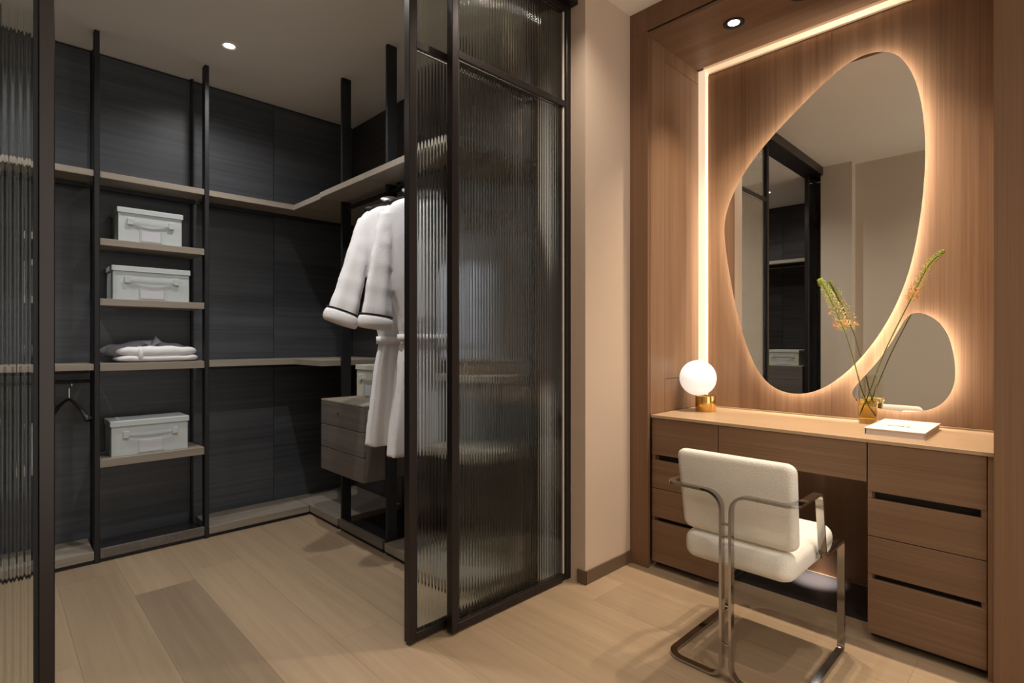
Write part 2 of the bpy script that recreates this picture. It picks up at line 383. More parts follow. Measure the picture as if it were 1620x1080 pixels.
# base plinths
def plinth_back(x0, x1, tray, label):
    t = thing('plinth', label, 'plinth', ((x0+x1)/2, 3.55, 0), 'low plinth units along the closet floor')
    box('toe_kick', x0, x1, 3.435, YB, 0, .020, M['black'], t)
    if tray:
        box('front_board', x0, x1, 3.425, 3.443, .0205, .068, M['drawer_y'], t, bevel=.001)
        box('tray', x0, x1, 3.4435, YB, .0205, .040, M['blackgloss'], t)
    else: box('board', x0, x1, 3.425, YB, .0205, .062, M['shelf_x'], t, bevel=.001)
plinth_back(.412, .888, True, 'low plinth with a black tray below the box shelves')
plinth_back(-.080, .387, False, 'low taupe plinth left of the black tray')
plinth_back(-.567, -.104, False, 'low taupe plinth behind the left fluted glass')
plinth_back(.912, 1.495, False, 'long low taupe plinth leading to the closet corner')
def plinth_right(y0, y1, tray, label):
    t = thing('plinth', label, 'plinth', (1.7, (y0+y1)/2, 0), 'low plinth units along the closet floor')
    box('toe_kick', 1.51, 1.9395, y0, y1, 0, .020, M['black'], t)
    if tray:
        box('front_board', 1.50, 1.519, y0, y1, .0205, .068, M['drawer_y'], t, bevel=.001)
        box('tray', 1.5195, 1.9395, y0+.022*0, y1, .0205, .036, M['blackgloss'], t)
    else: box('board', 1.50, 1.9395, y0, y1, .0205, .062, M['shelf_y'], t, bevel=.001)
plinth_right(2.532, 3.018, True, 'low plinth with a black tray below the floating drawers')
plinth_right(3.042, 3.689, False, 'low taupe plinth in the right closet corner')
plinth_right(1.80, 2.508, False, 'low taupe plinth below the hanging robes')

# floating drawer unit
def drawer_unit(name, x0, x1, y0, y1, z0, z1, label, nd=3, face=-1):
    t = thing(name, label, 'drawers', ((x0+x1)/2, (y0+y1)/2, z0))
    f = x0 if face < 0 else x1
    c0, c1_ = (x0+.019, x1) if face < 0 else (x0, x1-.019)
    box('carcass', c0, c1_, y0, y1, z0, z1-.012, M['drawer_z'], t, bevel=.002)
    box('top_panel', x0, x1, y0, y1, z1-.0115, z1, M['shelf_y'], t, bevel=.002)
    h = (z1-z0-.012)/nd
    for i in range(nd):
        d = box('drawer_front', *( (f, f+.0185) if face < 0 else (f-.0185, f) ), y0+.001, y1-.001, z0+i*h+.0015, z0+(i+1)*h-.0015, M['drawer_y'], t, bevel=.002)
        if i == nd-1 and face < 0:
            bm = bmesh.new(); zc = z0+(i+.58)*h; yc = y0+(y1-y0)*.56
            bm_tube(bm, [(f-.003, yc, zc), (f+.004, yc, zc)], .007, 14); link('lock', bm, M['chrome'], d, True, label='small chrome lock')
            bm = bmesh.new(); bm_box(bm, f-.0042, f-.0028, yc-.001, yc+.001, zc-.004, zc+.004); link('keyhole', bm, M['black'], d)
    return t
drawer_unit('drawer_unit', 1.388, 1.93, 2.532, 3.018, .39, .793, 'floating grey-brown three drawer unit with small lock, in the closet corner')
drawer_unit('drawer_unit', -.995, -.56, 1.95, 2.62, .42, .854, 'grey-brown drawer unit seen only in the mirror, on the left closet side', 3, 1)
tl = thing('shelf', 'high taupe shelf seen only in the mirror, on the left closet side', 'shelf', (-.8, 2.6, 1.95), 'taupe closet shelves')
box('board', -.995, -.55, 1.80, 3.40, 1.975, 2.01, M['shelf_y'], tl); box('support_rail', -.66, -.64, 1.80, 3.40, 1.945, 1.9745, M['black'], tl)

# ------------------------------------------------------------------ STORAGE BOXES  (built facing -Y, width along X, then copied and turned)
def storage_box(name, label, cx, yf, z, w_, d, h, m, turn=None, card=True, group='linen storage boxes'):
    """cx: centre of the front, yf: front plane, d: depth"""
    t = thing(name, label, 'storage box', (cx, yf+d/2, z), group)
    R = Matrix.Identity(4)
    if turn is not None:
        c = Matrix.Translation((cx, yf+d/2, 0)); R = c @ Matrix.Rotation(turn, 4, 'Z') @ c.inverted()
    def part(nm, bm, mm, par=t, sm=False, bev=0, **k):
        bmesh.ops.transform(bm, matrix=R, verts=bm.verts); return link(nm, bm, mm, par, sm, bevel=bev, **k)
    x0, x1 = cx-w_/2, cx+w_/2; lid = .028; g = .006
    bm = bmesh.new(); bm_box(bm, x0+g, x1-g, yf+g, yf+d-g, z, z+h-lid*.3); part('body', bm, m, bev=.002)
    bm = bmesh.new(); bm_box(bm, x0, x1, yf, yf+d, z+h-lid, z+h); l = part('lid', bm, m, bev=.003)
    bm = bmesh.new(); bm_box(bm, x0+.001, x1-.001, yf-.0008, yf+.001, z+h-lid+.001, z+h-lid+.004); part('seam', bm, M['boxtrim'], l)
    hz = z+h*.60; hw = w_*.31; hy = yf+g
    hd = []
    for s in (-1, 1):
        bm = bmesh.new(); bm_box(bm, cx+s*hw-.013, cx+s*hw+.013, hy-.010, hy, hz-.017, hz+.017); part('handle_tab', bm, M['boxtrim'], bev=.0015)
    pts = [(cx+u*(hw-.004), hy-.005-.007*math.cos(u*PI/2), hz-.001-.002*math.cos(u*PI/2)) for u in [i/8-1 for i in range(17)]]
    bm = bmesh.new(); bm_tube(bm, pts, 0, flat=(.011, .004)); part('handle', bm, M['boxtrim'], sm=True)
    if card:
        cw, ch, zc = w_*.15, h*.19, z+h*.24
        for q in ((cx-cw-.005, cx-cw, zc-ch, zc+ch*.9), (cx+cw, cx+cw+.005, zc-ch, zc+ch*.9), (cx-cw, cx+cw, zc-ch, zc-ch+.005)):
            bm = bmesh.new(); bm_box(bm, q[0], q[1], hy-.004, hy, q[2], q[3]); part('card_frame', bm, M['boxtrim'])
        bm = bmesh.new(); bm_box(bm, cx-cw+.001, cx+cw-.001, hy-.002, hy, zc-ch+.006, zc+ch*.85); part('label_card', bm, M['card'])
    return t
storage_box('storage_box', 'pale storage box on the uppermost box shelf, its lower half brightly lit', .637, 3.455, 1.65, .302, .205, .180, M['boxcloth'])
storage_box('storage_box', 'wide pale grey storage box on the second shelf, above the folded robe', .643, 3.455, 1.343, .362, .205, .179, M['boxcloth'])
storage_box('storage_box', 'wide pale grey storage box on the lowest shelf with a drooping handle', .637, 3.455, .522, .362, .205, .184, M['boxcloth'])
bx = storage_box('storage_box', 'cream storage box on top of the floating drawers, next to the robes', 1.76, 2.86-.16, .793, .30, .32, .19, M['boxcream'], turn=-PI/2)
storage_box('storage_box', 'pale storage box seen only in the mirror, on drawers in the dark', -.76, 2.02, .854, .34, .30, .17, M['boxcream'], turn=PI/2)

# ------------------------------------------------------------------ folded robe with bow
fr = thing('folded_robe', 'folded white robe tied with a sheer grey bow on a closet shelf', 'robe', (.64, 3.55, 1.012))
def pillow(bm, x0, x1, y0, y1, z0, z1, e=4., n=28, mseg=10, wob=.003, seed=0, sag=0):
    rn = random.Random(seed); ph = [rn.random()*6 for _ in range(6)]
    cx, cyy, cz = (x0+x1)/2, (y0+y1)/2, (z0+z1)/2; rings = []
    for i in range(mseg+1):
        v = -PI/2+PI*i/mseg; sv = math.sin(v); cv = math.cos(v)
        zz = math.copysign(abs(sv)**.7, sv); rr = abs(cv)**(.45)
        if i in (0, mseg): rings.append([bm.verts.new((cx, cyy, cz+zz*(z1-z0)/2))]); continue
        ring = []
        for k in range(n):
            a = 2*PI*k/n; c, s = math.cos(a), math.sin(a)
            px = math.copysign(abs(c)**(2/e), c); py = math.copysign(abs(s)**(2/e), s)
            hx = 1+wob/.1*math.sin(3*a+ph[0])*.3
            X = cx+px*rr*(x1-x0)/2*hx; Y = cyy+py*rr*(y1-y0)/2
            Z = cz+zz*(z1-z0)/2*(1-sag*px*px)+wob*math.sin(9*X*7+ph[1])*(1 if sv > -.2 else 0)
            ring.append(bm.verts.new((X, Y, max(Z, z0))))
        rings.append(ring)
    for a, b in zip(rings, rings[1:]):
        for k in range(n):
            k2 = (k+1) % n
            if len(a) == 1: bm.faces.new((a[0], b[k2], b[k]))
            elif len(b) == 1: bm.faces.new((a[k], a[k2], b[0]))
            else: bm.faces.new((a[k], a[k2], b[k2], b[k]))
bm = bmesh.new(); pillow(bm, .475, .872, 3.44, 3.62, 1.013, 1.052, seed=1); link('lower_fold', bm, M['terry'], fr, 'all')
bm = bmesh.new(); pillow(bm, .480, .868, 3.438, 3.60, 1.040, 1.100, seed=2, sag=.18, e=3); link('upper_fold', bm, M['terry'], fr, 'all')
bm = bmesh.new(); pillow(bm, .415, .86, 3.475, 3.655, 1.013, 1.132, e=2.6, seed=3, sag=.5, wob=.005); link('sheer_wrap', bm, M['sheer'], fr, 'all', label='sheer grey wrapping')
bm = bmesh.new(); pillow(bm, .574, .600, 3.432, 3.60, 1.014, 1.098, seed=4, wob=0, e=5); link('ribbon', bm, M['terry'], fr, 'all')
bm = bmesh.new()
for s, hgt in ((-1, .030), (1, .052)):
    vs = [bm.verts.new(p) for p in ((.640, 3.47, 1.095), (.640+s*.045, 3.46, 1.120), (.650+s*.010, 3.475, 1.095+hgt*1.1), (.650, 3.49, 1.112))]
    v2 = [bm.verts.new((v.co.x, v.co.y+.004, v.co.z)) for v in vs]
    bm.faces.new(vs); bm.faces.new(v2[::-1])
    for i in range(4): bm.faces.new((vs[i], v2[i], v2[(i+1) % 4], vs[(i+1) % 4]))
link('bow', bm, M['sheer'], fr, label='stiff sheer grey bow')

# ------------------------------------------------------------------ HANGERS and ROBES
def hanger(label, x, y, zt, half=.20, drop=.075, ang=0, m='black', group=None):
    t = thing('clothes_hanger', label, 'hanger', (x, y, zt), group)
    R = Matrix.Translation((x, y, 0)) @ Matrix.Rotation(ang, 4, 'Z') @ Matrix.Translation((-x, -y, 0))
    hk = [(x, y, zt-.075)]+[(x, y, zt-.045)]+[(x+.020*math.cos(a)*1., y, zt-.002+.0175*math.sin(a)) for a in [PI*(-.5+1.35*i/10) for i in range(11)]]
    bm = bmesh.new(); bm_tube(bm, hk, .0022, 8); bmesh.ops.transform(bm, matrix=R, verts=bm.verts); link('hook', bm, M['chrome'], t, True, label='thin chrome hook')
    pts = []; rr = []
    for i in range(17):
        u = i/8-1; pts.append((x+u*half, y, zt-.075-drop*abs(u)**1.3)); rr.append((.007+.007*abs(u)**2, .006+.016*abs(u)**3))
    bm = bmesh.new(); bm_tube(bm, pts, rr, 10); bmesh.ops.transform(bm, matrix=R, verts=bm.verts); link('shoulder_bar', bm, M[m], t, 'all')
    return t
hanger('empty black hanger with upturned end in the dark left bay of the closet', .30, 3.555, .905, .145, .10, math.radians(-62), 'blackgloss')
hr = thing('clothes_rail', 'short black rail under the waist high shelf, carrying the empty hanger', 'rail', (.15, 3.555, .92))
bm = bmesh.new(); bm_tube(bm, [(-.079, 3.555, .918), (.387, 3.555, .918)], .009, 8); link('rod', bm, M['black'], hr, True)

def lerp(a, b, t): return a+(b-a)*t
def prof(tab, z):
    for (za, *A), (zb, *B) in zip(tab, tab[1:]):
        if za >= z >= zb:
            t = (za-z)/(za-zb); t = t*t*(3-2*t)*.4+t*.6
            return [lerp(a, b, t) for a, b in zip(A, B)]
    return tab[-1][1:]
def garment(name, label, cx, y, ztop, hem, m, tab, group, sleeve, cuff=True, collar=True, seed=0, cat='robe', fold=.011):
    rn = random.Random(seed); t = thing(name, label, cat, (cx, y, hem), group)
    bm = bmesh.new(); n = 72; nz = 44; rings = []
    ph = [rn.random()*6 for _ in range(4)]
    for i in range(nz+1):
        z = lerp(ztop, hem, i/nz); hw, th, sh = prof(tab, z)
        f = min(1, max(0, (ztop-.22-z)/.8))
        ring = []
        for k in range(n):
            a = 2*PI*k/n; c, s = math.cos(a), math.sin(a)
            e = .75
            rx = math.copysign(abs(c)**e, c); ry = math.copysign(abs(s)**e, s)
            w2 = fold*f*(math.sin(7*a+ph[0]+.6*math.sin(z*5))+.6*math.sin(13*a+ph[1]+z))
            X = cx+sh+rx*(hw+w2*.6); Y = y+ry*(th+w2)
            if -.15 < c < .05 and s < 0 and z < ztop-.1: Y -= .006
            ring.append(bm.verts.new((X, Y, z-.012*abs(rx)*(i == 0))))
        rings.append(ring)
    for a, b in zip(rings, rings[1:]):
        for k in range(n): bm.faces.new((a[k], a[(k+1) % n], b[(k+1) % n], b[k]))
    bm.faces.new(rings[0]); bm.faces.new(rings[-1])
    body_bm = bm
    for s in (-1, 1):
        P = [Vector((cx+s*px, y+py, pz)) for px, py, pz in sleeve[0 if s < 0 else 1]]
        R_ = sleeve[2]; pts = []; rr = []
        for i in range(19):
            u = i/18*(len(P)-1); j = min(int(u), len(P)-2); f = u-j
            p0, p1, p2, p3 = P[max(j-1, 0)], P[j], P[j+1], P[min(j+2, len(P)-1)]
            pt = .5*((2*p1)+(p2-p0)*f+(2*p0-5*p1+4*p2-p3)*f*f+(3*p1-p0-3*p2+p3)*f**3)
            ra = lerp(R_[j][0], R_[j+1][0], f); rb = lerp(R_[j][1], R_[j+1][1], f)
            pts.append(pt); rr.append((ra*(1+.03*math.sin(i*1.7+s+seed)), rb*(1+.05*math.sin(i*2.1+seed))))
        rings = bm_tube(body_bm, pts, rr, 28, up=(1, 0, 0))
        for i, r in enumerate(rings):
            for k, v in enumerate(r): v.co += (v.co-pts[i]).normalized()*.006*math.sin(5*2*PI*k/28+ph[2])*(i/18)
        sl = t
        if cuff:
            d = (pts[-1]-pts[-3]).normalized(); ra, rb = rr[-1]
            cp = [pts[-1]-d*.048+d*.055*q/6 for q in range(7)]
            cr = [(ra+.001+.008*max(0, math.sin(PI*q/6))**.6, rb+.001+.008*max(0, math.sin(PI*q/6))**.6) for q in range(7)]
            bm = bmesh.new(); bm_tube(bm, cp, cr, 28, up=(1, 0, 0)); link('cuff', bm, m, sl, 'all')
            bm = bmesh.new(); bm_tube(bm, [pts[-1]-d*.056, pts[-1]-d*.050], [(ra+.005, rb+.005)]*2, 28, up=(1, 0, 0)); link('piping', bm, M['piping'], sl, 'all', label='thin black piping above the cuff')
    body = link('cloth', body_bm, m, t, 'all')
    md = body.modifiers.new('merge', 'REMESH'); md.mode = 'VOXEL'; md.voxel_size = .0085; md.use_smooth_shade = True
    ms = body.modifiers.new('soften', 'SMOOTH'); ms.iterations = 7; ms.factor = .5
    if collar:
        for s in (-1, 1):
            cp = [(cx+s*.035, y+.045, ztop+.03), (cx+s*.075, y+.01, ztop+.028), (cx+s*.078, y-.055, ztop-.01), (cx+s*.062, y-.085, ztop-.14), (cx+s*.03, y-.092, ztop-.30), (cx-s*.008, y-.090, ztop-.50), (cx-s*.03, y-.088, ztop-.66)]
            C = [Vector(p) for p in cp]; pts = []
            for j in range(6):
                for f in (0, .25, .5, .75):
                    p0, p1, p2, p3 = C[max(j-1, 0)], C[j], C[j+1], C[min(j+2, 6)]
                    pts.append(.5*((2*p1)+(p2-p0)*f+(2*p0-5*p1+4*p2-p3)*f*f+(3*p1-p0-3*p2+p3)*f**3))
            bm = bmesh.new(); bm_tube(bm, pts, [(.038, .011)]*len(pts), 14, up=(1, .2, 0)); link('collar', bm, m, t, 'all')
        bm = bmesh.new(); hw, th, sh = prof(tab, ztop-.70)
        pts = [(cx+sh+(hw+.012)*math.copysign(abs(math.cos(a))**.8, math.cos(a)), y+(th+.014)*math.copysign(abs(math.sin(a))**.8, math.sin(a)), ztop-.70) for a in [2*PI*k/40 for k in range(40)]]
        bm_tube(bm, pts, 0, flat=(.038, .006), closed=True, up=(0, 0, 1)); link('belt', bm, m, t, 'all')
    return t

tabA = [(1.84, .055, .030, 0), (1.815, .12, .040, 0), (1.78, .19, .045, 0), (1.74, .228, .046, 0), (1.62, .22, .055, .0), (1.45, .215, .06, .02), (1.20, .175, .052, .035), (1.13, .165, .045, .04), (.95, .185, .055, .03), (.60, .215, .065, .02), (.55, .22, .065, .02)]
sleeves = ([(.200, 0, 1.722), (.238, 0, 1.58), (.290, 0, 1.38), (.340, 0, 1.215)], [(.19, 0, 1.70), (.235, 0, 1.52), (.25, 0, 1.35), (.26, 0, 1.22)], [(.046, .030), (.054, .036), (.068, .034), (.080, .038)])
for yy, lb in ((2.425, 'farther white robe'), (2.235, 'nearer white robe')):
    hanger('dark hanger inside the '+lb, 1.55, yy, 1.90+.021, .20, .07, 0, 'black', 'hangers holding the robes')
RG = 'white terry robes on the rail'
garment('bathrobe', 'white terry robe with black cuff piping, hanging farther back against the upright', 1.55, 2.425, 1.83, .60, M['terry'], tabA, RG, sleeves, seed=3)
garment('bathrobe', 'white terry robe with rolled cuffs, hanging in front of the other by the glass', 1.555, 2.235, 1.84, .575, M['terry'], tabA, RG,
        ([(.200, 0, 1.725), (.222, 0, 1.58), (.250, -.005, 1.37), (.272, -.01, 1.19)], sleeves[1], sleeves[2]), seed=8)
tabS = [(1.67, .07, .03, 0), (1.65, .115, .04, 0), (1.61, .135, .045, 0), (1.4, .14, .05, 0), (1.0, .145, .05, 0)]
ssl = ([(.105, 0, 1.58), (.120, 0, 1.4), (.125, 0, 1.25), (.125, 0, 1.10)], [(.09, 0, 1.58), (.105, 0, 1.4), (.11, 0, 1.25), (.11, 0, 1.10)], [(.03, .03), (.035, .032), (.032, .03), (.03, .028)])
for yy, lb in ((2.045, 'farther'), (1.90, 'nearer')):
    hanger('black hanger of the '+lb+' grey-blue shirt behind the fluted glass', 1.78, yy, 1.735, .10, .05, 0, 'black', 'hangers holding the shirts')
    garment('shirt', lb+' grey-blue shirt hanging behind the fluted glass', 1.77, yy, 1.66, 1.03, M['greyshirt'], tabS, 'grey-blue shirts behind the glass', ssl, cuff=False, collar=False, seed=int(yy*50), cat='shirt', fold=.008)
lr = thing('clothes_rail', 'lower black rail behind the glass, carrying the grey-blue shirts', 'rail', (1.78, 2.0, 1.72))
bm = bmesh.new(); bm_tube(bm, [(1.78, 1.805, 1.733), (1.78, 2.13, 1.733)], .011, 8); link('rod', bm, M['black'], lr, True)
for yy in (1.815, 2.12): box('drop_bar', 1.774, 1.786, yy-.006, yy+.006, 1.735, 1.9575, M['black'], lr)
tb = thing('leather_bag', 'tan bag on a shelf, a blurred amber patch behind the glass', 'bag', (1.80, 1.95, .965))
shelf(1.64, 1.9395, 1.80, 2.11, .965, 'taupe shelf under the tan bag behind the fluted glass', 'shelf_y')
box('body', 1.67, 1.92, 1.88, 2.02, .9655, 1.005, M['tan'], tb, bevel=.012, seg=3)
box('flap', 1.68, 1.91, 1.875, 1.96, 1.0055, 1.012, M['tan'], tb, bevel=.003)

# ------------------------------------------------------------------ VANITY
FX = 2.378
def wfront(nm, y0, y1, z0, z1, par, m='wood_h', x=FX): return box(nm, x, x+.018, y0, y1, z0, z1, M[m], par, bevel=.0012)
def vanity_cabinet(name, label, y0, y1):
    t = thing(name, label, 'cabinet', (2.6, (y0+y1)/2, 0), 'walnut drawer cabinets of the vanity')
    for a in (y0, y1-.018): box('side_panel', FX+.019, 2.884, a, a+.018, .0305, .744, M['wood_v'], t)
    box('bottom_panel', FX+.05, 2.88, y0+.0185, y1-.0185, .031, .047, M['wood_v'], t)
    box('toe_kick', FX+.055, 2.88, y0+.001, y1-.001, .001, .030, M['blackgloss'], t)
    box('recess_panel', FX+.040, FX+.052, y0+.0185, y1-.0185, .048, .743, M['recess'], t)
    zs = [(.564, .744), (.398, .536), (.256, .395), (.033, .236)]
    for i, (a, b) in enumerate(zs):
        d = wfront('drawer_front', y0+.001, y1-.001, a, b, t)
    for a, b in ((.5365, .5635), (.2365, .2555)):   # short stops at both ends of each finger slot
        for q in ((y0+.001, y0+.014), (y1-.014, y1-.001)): box('slot_end', FX+.004, FX+.018, *q, a, b, M['wood_h'], t)
    return t
vanity_cabinet('drawer_cabinet', 'walnut drawer cabinet at the right end of the vanity', .188, .528)
vanity_cabinet('drawer_cabinet', 'walnut drawer cabinet at the left end of the vanity, behind the chair', 1.109, 1.448)
cd = thing('vanity_drawer', 'wide shallow walnut drawer over the knee space', 'drawer', (2.6, .82, .59))
wfront('drawer_front', .531, 1.106, .596, .744, cd)
box('drawer_box', FX+.0185, 2.85, .545, 1.092, .605, .74, M['wood_v'], cd)
struct(box('trim_filler_right', FX+.002, 2.87, .1705, .186, .0, .744, M['wood_v']))['label'] = 'narrow walnut filler beside the right drawer cabinet'
ct = thing('countertop', 'long pale oak vanity countertop under the mirrors', 'countertop', (2.63, .81, .745))
box('slab', FX-.006, NX-.0005, .1705, 1.4515, .7455, .760, M['counter'], ct, bevel=.0012)
box('rear_lip', NX-.016, NX-.0008, .1705, 1.4515, .7603, .7665, M['counter'], ct)
# puck lamp under the counter
pk = thing('puck_light', 'small round lamp under the vanity drawer lighting the knee space', 'lamp', (2.80, .83, .595))
bm = bmesh.new(); bm_lathe(bm, [(0, .604), (.03, .604), (.03, .592), (.024, .590)], 2.80, .83, 24); link('housing', bm, M['black'], pk, 50)
bm = bmesh.new(); bm_lathe(bm, [(0, .591), (.0238, .591), (.0238, .5895), (0, .5895)], 2.80, .83, 24); link('lens', bm, M['lens_warm'], pk)
ld = bpy.data.lights.new('puck_spot', 'SPOT'); ld.energy = 170; ld.color = (1, .9, .8); ld.spot_size = math.radians(26); ld.spot_blend = 1; ld.shadow_soft_size = .02
lo = bpy.data.objects.new('light_source', ld); COL.objects.link(lo); lo.location = (2.80, .83, .585)
lo.parent = pk; lo.matrix_parent_inverse = Matrix.Translation(pk.location).inverted()

# mirrors with halo light
BIG = [(1.3, 1.753), (1.283, 1.859), (1.214, 1.961), (1.165, 2.059), (1.05, 2.161), (0.942, 2.254), (0.832, 2.341), (0.736, 2.407), (0.667, 2.431), (0.589, 2.425), (0.542, 2.403), (0.503, 2.358), (0.472, 2.294), (0.45, 2.219), (0.432, 2.116), (0.424, 1.998), (0.424, 1.885), (0.43, 1.757), (0.448, 1.593), (0.47, 1.471), (0.499, 1.353), (0.545, 1.241), (0.599, 1.133), (0.672, 1.029), (0.749, 0.947), (0.821, 0.894), (0.896, 0.862), (0.984, 0.862), (1.063, 0.895), (1.126, 0.97), (1.181, 1.1), (1.238, 1.302), (1.272, 1.507), (1.293, 1.653)]
SML = [(0.465, 1.252), (0.426, 1.248), (0.375, 1.212), (0.348, 1.159), (0.332, 1.091), (0.323, 1.013), (0.325, 0.95), (0.342, 0.897), (0.375, 0.852), (0.417, 0.83), (0.476, 0.817), (0.54, 0.818), (0.604, 0.826), (0.66, 0.842), (0.693, 0.862), (0.7, 0.891), (0.682, 0.924), (0.64, 0.972), (0.592, 1.037), (0.545, 1.113), (0.512, 1.188), (0.49, 1.234)]
def smooth_loop(L, seg=5, passes=2):
    P = [Vector((0, a, b)) for a, b in L]; out = []
    for _ in range(passes): P = [P[i]*.5+(P[i-1]+P[(i+1) % len(P)])*.25 for i in range(len(P))]
    for i in range(len(P)):
        p0, p1, p2, p3 = P[i-1], P[i], P[(i+1) % len(P)], P[(i+2) % len(P)]
        for k in range(seg):
            f = k/seg; out.append(.5*((2*p1)+(p2-p0)*f+(2*p0-5*p1+4*p2-p3)*f*f+(3*p1-p0-3*p2+p3)*f**3))
    return out
def inset(P, d):
    out = []
    for i, p in enumerate(P):
        t = (P[(i+1) % len(P)]-P[i-1]).normalized(); nrm = Vector((0, -t.z, t.y)); out.append(p+nrm*d)
    c = sum(P, Vector())/len(P)
    if sum((o-c).length for o in out) > sum((p-c).length for p in P): return inset(P, -d)
    return out
def slab_x(P, x0, x1, caps=True):
    bm = bmesh.new(); a = [bm.verts.new((x0, p.y, p.z)) for p in P]; b = [bm.verts.new((x1, p.y, p.z)) for p in P]
    if caps: bm.faces.new(a); bm.faces.new(b[::-1])
    for i in range(len(P)): bm.faces.new((a[i], a[(i+1) % len(P)], b[(i+1) % len(P)], b[i]))
    return bm
def mirror(name, label, L, rz, ps):
    P = smooth_loop(L, passes=ps); c = sum(P, Vector())/len(P)
    t = thing(name, label, 'mirror', (2.86, c.y, c.z))
    R = Matrix.Translation((2.86, c.y, c.z)) @ Matrix.Rotation(rz, 4, 'Z') @ Matrix.Translation((-2.86, -c.y, -c.z))
    for nm, bm, m in (('mirror_glass', slab_x(P, 2.860, 2.866), 'mirror'), ('backing', slab_x(inset(P, .030), 2.8662, 2.9045), 'mirror_back')):
        if nm == 'mirror_glass': bmesh.ops.transform(bm, matrix=R, verts=bm.verts)
        link(nm, bm, M[m], t)
    Q = inset(P, .0285); bm = slab_x(Q, 2.872, 2.892, False)
    link('glow_strip', bm, M['led_halo'], t, label='hidden warm light strip behind the mirror edge')
mirror('wall_mirror', 'large backlit egg-shaped mirror on the walnut wall', BIG, math.radians(.30), 1)
mirror('wall_mirror', 'small backlit pebble-shaped mirror low on the walnut wall, behind the vase', SML, 0, 1)

# ------------------------------------------------------------------ DOWNLIGHTS
def downlight(x, y, z, col, watts, cone, label, dark=True):
    t = thing('downlight', label, 'light', (x, y, z), 'recessed ceiling downlights')
    bm = bmesh.new(); r = .036
    bm_lathe(bm, [(r+.012, z+.004), (r+.012, z-.003), (r, z-.004), (r-.010, z+.002), (r-.010, z+.004)], x, y, 32)
    link('trim_ring', bm, M['black'] if dark else M['ceil_closet'], t, 40)
    bm = bmesh.new(); bm_lathe(bm, [(0, z-.0012), (r-.0105, z-.0012), (r-.0105, z+.003)], x, y, 24)
    link('lens', bm, M['lens_warm'] if dark else M['lens_cool'], t)
    l = bpy.data.lights.new('downlight_spot', 'SPOT'); l.energy = watts; l.color = col; l.spot_size = math.radians(cone); l.spot_blend = 1; l.shadow_soft_size = .022
    o = bpy.data.objects.new('light_source', l); COL.objects.link(o); o.location = (x, y, z-.008)
    o.parent = t; o.matrix_parent_inverse = Matrix.Translation(t.location).inverted()
DL = ['black-rimmed downlight in the walnut soffit above the globe lamp', 'downlight in the walnut soffit above the mirror centre, cut by the picture top', 'downlight in the walnut soffit nearest the right cheek',
      'room downlight above the chair', 'room downlight near the front wall', 'room downlight beside the pilaster', 'room downlight over the camera side wall',
      'bright downlight in the grey closet ceiling over the box shelves', 'closet downlight over the left bays', 'closet downlight over the open floor', 'closet downlight just behind the left glass door']
for (x, y, z, col, wt, cone), lb in zip(SPOTS, DL): downlight(x, y, z+.005, col, wt, cone, lb, dark=(col != COOL))

# ------------------------------------------------------------------ CHAIR
ch = thing('cantilever_chair', 'ivory upholstered armchair on a flat chrome cantilever frame', 'chair', (2.05, .79, 0))
def rounded_slab(x0, x1, y0, y1, z0, z1, r, seg=5, plan=1.45):
    bm = bmesh.new(); bm_box(bm, x0, x1, y0, y1, z0, z1)
    bmesh.ops.recalc_face_normals(bm, faces=bm.faces)
    ax = (x1-x0, y1-y0, z1-z0).index(min(x1-x0, y1-y0, z1-z0))
    def along(e): d = e.verts[0].co-e.verts[1].co; return abs(d[ax]) > .9*d.length
    bmesh.ops.bevel(bm, geom=[e for e in bm.edges if along(e)], offset=r*plan, segments=7, profile=.5, affect='EDGES')
    rim = [e for e in bm.edges if not along(e) and abs(e.calc_face_angle(0)) > 1]
    bmesh.ops.bevel(bm, geom=rim, offset=r, segments=seg, profile=.5, affect='EDGES'); return bm
yc = .79
bm = rounded_slab(1.805, 2.262, .602, .978, .352, .445, .034)
for v in bm.verts:   # soft crown, and corners rounded in plan
    if v.co.z > .42: v.co.z += .010*(1-((v.co.x-2.05)/.25)**2)*(1-((v.co.y-yc)/.2)**2)
seat = link('seat', bm, M['white_fabric'], ch, 'all')
bm = bmesh.new(); pts = []
for a, b in ((1.808, .598), (1.808, .976), (2.288, .976), (2.288, .598)): pts.append((a, b, .412))
bm = bmesh.new()
bm = rounded_slab(-.024, .024, .588, .990, .452, .742, .022)
for v in bm.verts:
    dz = (v.co.z-.452)/.29
    v.co.x += 1.838-.045*dz + .012*((v.co.y-yc)/.2)**2 + .006*math.cos((v.co.y-yc)/.2*PI/2)
    v.co.y = yc+(v.co.y-yc)*(.965+.035*dz)
back = link('backrest', bm, M['white_fabric'], ch, 'all')
def loop(s):
    yo = yc+s*.212; yi = yc+s*.016; zb = .0075
    P = [(2.236, yo, .402), (2.236, yo, zb), (1.758, yo, zb), (1.758, yi, zb), (1.758, yi, .622), (1.758, yo, .622), (1.985, yo, .622), (2.025, yo, .402)]
    # the drop from the armrest leans slightly; round_path wants near right angles, which is close enough here
    pts = round_path(P, [.012, .02, .05, .045, .055, .035, .022, .022])
    bm = bmesh.new(); bm_tube(bm, pts, 0, flat=(.024, .009), closed=True, up=(0, 1, 0))
    return link('frame_loop', bm, M['chrome'], ch, 35)
loop(-1); loop(1)
bm = bmesh.new()
for z in (.12, .52): bm_tube(bm, [(1.758, yc-.0125, z), (1.758, yc+.0125, z)], .005, 10)
link('spacer', bm, M['chrome'], ch, True)
box('seat_crossbar', 2.03, 2.05, yc-.203, yc+.203, .385, .397, M['chrome'], ch)

